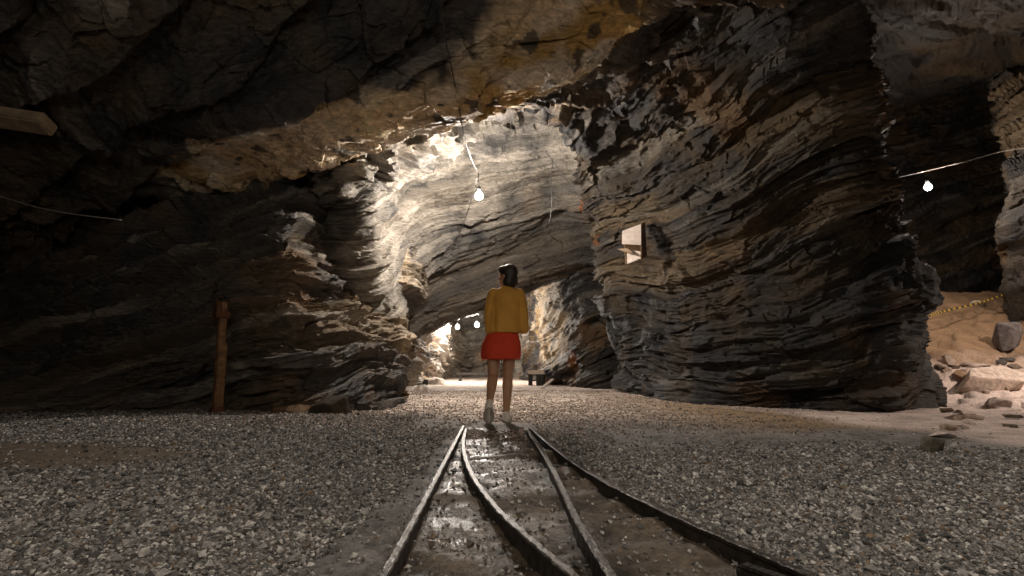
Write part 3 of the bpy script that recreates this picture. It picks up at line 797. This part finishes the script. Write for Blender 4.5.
# ------------------------------------------------------------------ sheet-metal box on the right pillar
M_PANEL = simple_mat('pale_painted_metal', (.62, .52, .45), .6, 0, 12, .15, .1, 50)
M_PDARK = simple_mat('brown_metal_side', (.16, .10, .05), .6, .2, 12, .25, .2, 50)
YB = 8.75
def quad_slab(bm, pxs, Yf, th):
    f = [bm.verts.new(P(a, b, Yf + dy)) for a, b, dy in pxs]; n = (f[1].co - f[0].co).cross(f[2].co - f[0].co).normalized()
    if n.y > 0: n = -n
    k = [bm.verts.new(q.co - n * th) for q in f]
    bm.faces.new(f); bm.faces.new(k[::-1])
    for i in range(len(f)): bm.faces.new((f[i], k[i], k[(i + 1) % len(f)], f[(i + 1) % len(f)]))
bx = thing('wall_box', 'pale open sheet-metal box fixed high on the right pillar', 'box', tuple(P(634, 264, YB)))
inv = Matrix.Translation(-bx.location)
def bxpart(name, bm, mat):
    bmesh.ops.transform(bm, matrix=inv, verts=bm.verts); return obj(name, bm, mat, bx, smooth=False)
bm = bmesh.new(); quad_slab(bm, [(622, 231, .12), (641, 224, 0), (641, 245, 0), (622, 244, .12)], YB, .03); bxpart('hood', bm, M_PANEL)
bm = bmesh.new(); quad_slab(bm, [(627, 249, .16), (641.5, 252, .03), (641.5, 258, .03), (627, 264, .16)], YB, .03); bxpart('lower_panel', bm, M_PANEL)
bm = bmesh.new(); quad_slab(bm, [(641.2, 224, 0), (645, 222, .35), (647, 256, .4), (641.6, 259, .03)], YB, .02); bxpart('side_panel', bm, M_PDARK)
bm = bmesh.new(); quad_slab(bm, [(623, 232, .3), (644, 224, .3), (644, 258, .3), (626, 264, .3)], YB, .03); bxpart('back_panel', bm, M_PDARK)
bm = bmesh.new(); quad_slab(bm, [(617, 249, .2), (627, 248, .08), (634, 254, .0), (626, 252.5, .1)], YB, .04); bxpart('bracket', bm, M_PDARK)  # dark wedge put in where a shadow crosses the plate

# ------------------------------------------------------------------ far benches
M_STOOL = simple_mat('pale_stool_top', (.40, .33, .27), .7); M_DKW = simple_mat('dark_timber', (.03, .026, .022), .8, spec=.2)
p = G(537, 385.5); s = p[1] / FPX
st = thing('stool', 'small low stool with pale top and dark legs in the passage', 'stool', (p[0], p[1] + .2, 0), (0, 0, -.15))
bm = bmesh.new(); add_box(bm, (.50, .40, .12), (0, 0, .40), bev=.02); obj('seat', bm, M_STOOL, st, smooth=False)
for sx in (-.19, .12):
    bm = bmesh.new(); add_box(bm, (.10 if sx < 0 else .24, .34, .36), (sx, 0, .17), bev=.015); obj('leg', bm, M_DKW, st, smooth=False)
p = G(478, 381)
be = thing('bench', 'long low dark timber bench in front of the far rock wall', 'bench', (p[0], p[1], 0), (0, 0, .05))
bm = bmesh.new(); add_box(bm, (1.7, .35, .10), (0, 0, .28), bev=.015); obj('seat', bm, M_DKW, be, smooth=False)
for sx in (-.7, .7):
    bm = bmesh.new(); add_box(bm, (.12, .30, .26), (sx, 0, .11), bev=.01); obj('leg', bm, M_DKW, be, smooth=False)
bm = bmesh.new(); a, b = Vector(G(541, 389, 0)), Vector(P(553, 379, G(541, 389)[1] + .3)); add_box(bm, ((b - a).length, .1, .035), bev=.008)
o = obj('timber_plank', bm, M_STOOL, smooth=False); o.location = (a + b) / 2; o.rotation_euler = (b - a).to_track_quat('X', 'Z').to_euler()
tag(o, 'pale short plank leaning at the foot of the dark passage pillar', 'plank')

# ------------------------------------------------------------------ person
M_SKIN = simple_mat('tanned_skin', (.40, .215, .12), .5, 0, 25, .12, .05, 120)
M_HAIR = simple_mat('dark_hair', (.022, .014, .010), .42, 0, 40, .4, .4, 160)
M_TOP = simple_mat('mustard_cloth', (.56, .28, .045), .85, 0, 10, .12, .25, 300)
M_SKIRT = simple_mat('red_cloth', (.60, .045, .012), .8, 0, 10, .12, .25, 300)
M_SHOE = simple_mat('white_canvas', (.68, .62, .54), .7, 0, 30, .1, .2, 200)
M_SOLE = simple_mat('dusty_rubber_sole', (.42, .37, .32), .75, 0, 30, .3, .3, 150)
M_EYE = simple_mat('eye_white', (.75, .72, .68), .2, 0, 10, .05, 0)
M_LIP = simple_mat('lip', (.35, .10, .08), .45, 0, 10, .05, 0)
base = G(506, 422)
PERS = thing('person', 'person walking away in a mustard top, red skirt and white sneakers', 'person', (base[0], base[1], 0))
PERS.scale = (1.035, 1.035, 1.035)
def cone(bm, a, b, ra, rb, seg=14):
    a, b = Vector(a), Vector(b); d = (b - a).normalized()
    pts, rr = [], []
    for k in (85, 60, 35, 12):
        pts.append(a - d * ra * math.sin(math.radians(k))); rr.append(max(ra * math.cos(math.radians(k)), .0004))
    pts.append(a); rr.append(ra); pts.append(b); rr.append(rb)
    for k in (12, 35, 60, 85):
        pts.append(b + d * rb * math.sin(math.radians(k))); rr.append(max(rb * math.cos(math.radians(k)), .0004))
    up = Vector((0, 0, 1)) if abs(d.z) < .9 else Vector((1, 0, 0))
    u = d.cross(up).normalized(); v = d.cross(u)
    rings = [[bm.verts.new(p + (u * math.cos(j * 2 * math.pi / seg) + v * math.sin(j * 2 * math.pi / seg)) * r) for j in range(seg)] for p, r in zip(pts, rr)]
    for r0, r1 in zip(rings, rings[1:]):
        for j in range(seg): bm.faces.new((r0[j], r0[(j + 1) % seg], r1[(j + 1) % seg], r1[j]))
    bm.faces.new(rings[0][::-1]); bm.faces.new(rings[-1])
def ell(bm, c, r, rz=0.0, rx=0.0):
    q = bmesh.ops.create_icosphere(bm, subdivisions=3, radius=1)
    bmesh.ops.transform(bm, matrix=Matrix.Translation(c) @ Matrix.Rotation(rz, 4, 'Z') @ Matrix.Rotation(rx, 4, 'X') @ Matrix.Diagonal((*r, 1)), verts=q['verts'])
def loft(bm, rings, seg=40, fold=None):
    R_ = []
    for (cx, cy, cz, rx, ry) in rings:
        ring = []
        for k in range(seg):
            th = k * 2 * math.pi / seg; f = 1 + (fold(th, cz) if fold else 0)
            ring.append(bm.verts.new((cx + rx * math.cos(th) * f, cy + ry * math.sin(th) * f, cz)))
        R_.append(ring)
    for a, b in zip(R_, R_[1:]):
        for k in range(seg): bm.faces.new((a[k], a[(k + 1) % seg], b[(k + 1) % seg], b[k]))
    bm.faces.new(R_[0][::-1]); bm.faces.new(R_[-1])
def fuse(name, bm, mat, voxel, parent, smooth=3):
    """one continuous skin over all the limbs"""
    o = obj(name, bm, mat, None)
    m = o.modifiers.new('r', 'REMESH'); m.mode = 'VOXEL'; m.voxel_size = voxel; m.use_smooth_shade = True
    if smooth:
        s_ = o.modifiers.new('s', 'SMOOTH'); s_.iterations = smooth; s_.factor = .5
    dg = bpy.context.evaluated_depsgraph_get()
    me = bpy.data.meshes.new_from_object(o.evaluated_get(dg)); me.name = name
    old = o.data; o.modifiers.clear(); o.data = me; bpy.data.meshes.remove(old)
    o.data.polygons.foreach_set('use_smooth', np.ones(len(o.data.polygons), bool))
    if not o.data.materials: o.data.materials.append(mat)
    o.parent = parent
    return o
HC = -.04                         # hip centre
bm = bmesh.new()
# legs: right one carries the weight, left one trails with the heel raised
RH, RK, RA = (HC + .085, .0, .86), (.020, .02, .475), (.004, -.03, .085)
LH, LK, LA = (HC - .085, .0, .86), (-.135, -.02, .47), (-.158, -.25, .205)
for Hh, Kk, Aa in ((RH, RK, RA), (LH, LK, LA)):
    cone(bm, Hh, Kk, .088, .053)
    d = Vector(Aa) - Vector(Kk); cv = Vector(Kk) + d * .30 + Vector((0, -.018, 0))
    cone(bm, Kk, cv, .050, .056); cone(bm, cv, Aa, .055, .031)
# bare feet inside the shoes
cone(bm, (RA[0], RA[1] - .01, .055), (RA[0] + .012, RA[1] + .16, .035), .032, .026)
cone(bm, LA, (LA[0] - .005, LA[1] + .095, .06), .030, .026)
loft(bm, [(HC, 0, .80, .12, .09), (HC, 0, .90, .165, .11), (HC + .005, 0, .98, .15, .10), (HC + .02, 0, 1.08, .125, .088), (-.01, 0, 1.2, .145, .098), (0, 0, 1.30, .15, .09), (0, 0, 1.37, .09, .06)])
cone(bm, (0, 0, 1.34), (.0, .012, 1.45), .050, .047)
arm = {}
for s in (-1, 1):
    S_, El, Wr = Vector((s * .150, 0, 1.325)), Vector((s * .185, -.02, 1.03)), Vector((s * .075 - .01, .22, .985))
    cone(bm, S_, El, .050, .040); cone(bm, El, El.lerp(Wr, .35), .038, .037); cone(bm, El.lerp(Wr, .35), Wr, .037, .025)
    d = (Wr - El).normalized(); inw = Vector((-s, .1, 0)).normalized(); inw = (inw - d * inw.dot(d)).normalized(); dn = d.cross(inw).normalized()
    if dn.z > 0: dn = -dn
    pc = Wr + d * .045
    for k, off in enumerate((-.027, -.009, .009, .027)):
        rt = Wr + d * .02 + inw * off * .6
        kn = Wr + d * .085 + inw * off
        cone(bm, rt, kn, .012, .0105, 8)
        ln = (.040, .046, .043, .033)[k]
        p1 = kn + (d * .75 + dn * .66) * ln
        p2 = p1 + (d * .15 + dn * .98) * ln * .62
        p3 = p2 + (-d * .5 + dn * .86) * ln * .45
        cone(bm, kn, p1, .0098, .009, 8); cone(bm, p1, p2, .009, .0082, 8); cone(bm, p2, p3, .0082, .0072, 8)
    tb = Wr + d * .025 + inw * .022; t1 = tb + (d * .5 + inw * .8).normalized() * .036; t2 = t1 + (d * .85 + inw * .25 + dn * .4).normalized() * .03
    cone(bm, tb, t1, .013, .0105, 8); cone(bm, t1, t2, .0105, .0085, 8)
# head turned to the left
HZ = 1.515; TURN = math.radians(58)
fw = Vector((-math.sin(TURN), math.cos(TURN), 0)); sd = Vector((math.cos(TURN), math.sin(TURN), 0))
hc = Vector((.010, .012, HZ))
def hp(f, s_, u): return hc + fw * f + sd * s_ + Vector((0, 0, u))
ell(bm, hp(-.012, 0, .03), (.073, .090, .083), TURN)
ell(bm, hp(.028, 0, -.03), (.056, .062, .075), TURN)
ell(bm, hp(.058, 0, -.082), (.030, .026, .024), TURN)
cone(bm, hp(.086, 0, .008), hp(.106, 0, -.028), .009, .013, 8)
for s in (-1, 1):
    ell(bm, hp(.070, s * .030, .022), (.026, .014, .010), TURN)
    ell(bm, hp(.072, s * .034, -.028), (.020, .014, .017), TURN)
    ell(bm, hp(-.005, s * .074, -.012), (.009, .020, .031), TURN)
ell(bm, hp(.083, 0, -.056), (.021, .010, .006), TURN); ell(bm, hp(.080, 0, -.066), (.019, .010, .007), TURN)
body = fuse('body', bm, M_SKIN, .0062, PERS, 3)
for s in (-1, 1):
    bm = bmesh.new(); ell(bm, hp(.079, s * .031, .003), (.013, .009, .008), TURN); obj('eye', bm, M_EYE, PERS)
bm = bmesh.new(); ell(bm, hp(.089, 0, -.057), (.018, .009, .0045), TURN); ell(bm, hp(.086, 0, -.065), (.016, .009, .005), TURN); obj('lips', bm, M_LIP, PERS)
# bobbed hair
bm = bmesh.new()
ell(bm, hp(-.026, 0, .040), (.088, .096, .090), TURN)
ell(bm, hp(-.045, 0, -.03), (.088, .070, .085), TURN)
ell(bm, hp(-.040, .058, -.065), (.036, .058, .058), TURN); ell(bm, hp(-.040, -.058, -.065), (.036, .058, .058), TURN)
ell(bm, hp(-.065, 0, -.085), (.075, .040, .045), TURN)
ell(bm, hp(.030, .045, .065), (.042, .045, .045), TURN); ell(bm, hp(.030, -.045, .065), (.042, .045, .045), TURN)
hair = fuse('hair', bm, M_HAIR, .008, PERS, 3)
# loose top with elbow sleeves
def fold(th, z): return (.045 * math.sin(7 * th + 2 * z) + .026 * math.sin(13 * th + 9 * z)) * max(0, min(1, (1.36 - z) / .35))
bm = bmesh.new()
loft(bm, [(-.012, 0, .905, .178, .145), (-.012, 0, .92, .182, .148), (-.010, 0, 1.02, .178, .142), (-.005, 0, 1.14, .172, .134), (0, 0, 1.25, .168, .122), (0, 0, 1.32, .158, .104), (0, 0, 1.365, .115, .080), (0, .004, 1.39, .066, .062), (0, .006, 1.405, .058, .056)], 64, fold)
for s in (-1, 1):
    x0 = s * .135
    pts = [(x0, 0, 1.322), (s * .165, -.003, 1.20), (s * .176, -.012, 1.05), (s * .180 + .01, -.012, .945 if s > 0 else .925)]
    for a, b, ra, rb in zip(pts, pts[1:], (.062, .060, .059), (.060, .060, .050)): cone(bm, a, b, ra, rb, 16)
top = fuse('top', bm, M_TOP, .008, PERS, 2)
# short red skirt
def fold2(th, z): return .022 * math.sin(6 * th + 1 + z) * max(0, min(1, (.92 - z) / .2))
bm = bmesh.new()
loft(bm, [(-.055, 0, .632, .185, .140), (-.055, 0, .637, .200, .150), (-.055, 0, .70, .207, .158), (-.050, 0, .80, .200, .155), (-.040, 0, .885, .168, .130), (-.03, 0, .92, .150, .112)], 64, fold2)
skirt = fuse('skirt', bm, M_SKIRT, .010, PERS, 2)
# sneakers
def shoe(ankle, heel, toe, lift):
    """along heel->toe; upper, sole and collar fused into one shoe with its sole as a sub-part"""
    heel, toe = Vector(heel), Vector(toe)
    d = (toe - heel).normalized(); sx = d.cross(Vector((0, 0, 1))).normalized(); up = sx.cross(d)
    bm = bmesh.new()
    q = lambda f, s_, u: heel + (toe - heel) * f + sx * s_ + up * u
    cone(bm, q(.10, 0, .040), q(.55, 0, .042), .042, .045); cone(bm, q(.55, 0, .042), q(.86, 0, .034), .048, .038)
    cone(bm, q(.14, 0, .05), Vector(ankle) + Vector((0, 0, .005)), .037, .038)
    cone(bm, q(.35, 0, .065), q(.7, 0, .045), .030, .026)
    o = fuse('sneaker', bm, M_SHOE, .008, PERS, 3)
    bm = bmesh.new(); lo, hi = [], []
    for k in range(28):
        th = k * 2 * math.pi / 28; f = .5 + .52 * math.cos(th)
        wd = (.044 + .012 * math.sin(f * 2.6)) * math.sin(th)
        lo.append(bm.verts.new(q(f, wd, 0))); hi.append(bm.verts.new(q(f, wd, .022)))
    bm.faces.new(lo[::-1]); bm.faces.new(hi)
    for k in range(28): bm.faces.new((lo[k], lo[(k + 1) % 28], hi[(k + 1) % 28], hi[k]))
    obj('sole', bm, M_SOLE, o, smooth=False)
shoe((RA[0], RA[1], RA[2]), (RA[0] - .002, RA[1] - .05, .005), (RA[0] + .02, RA[1] + .20, .005), 0)
shoe((LA[0], LA[1] - .005, LA[2]), (LA[0] - .004, LA[1] - .045, .165), (LA[0] - .012, LA[1] + .095, -.004), 1)
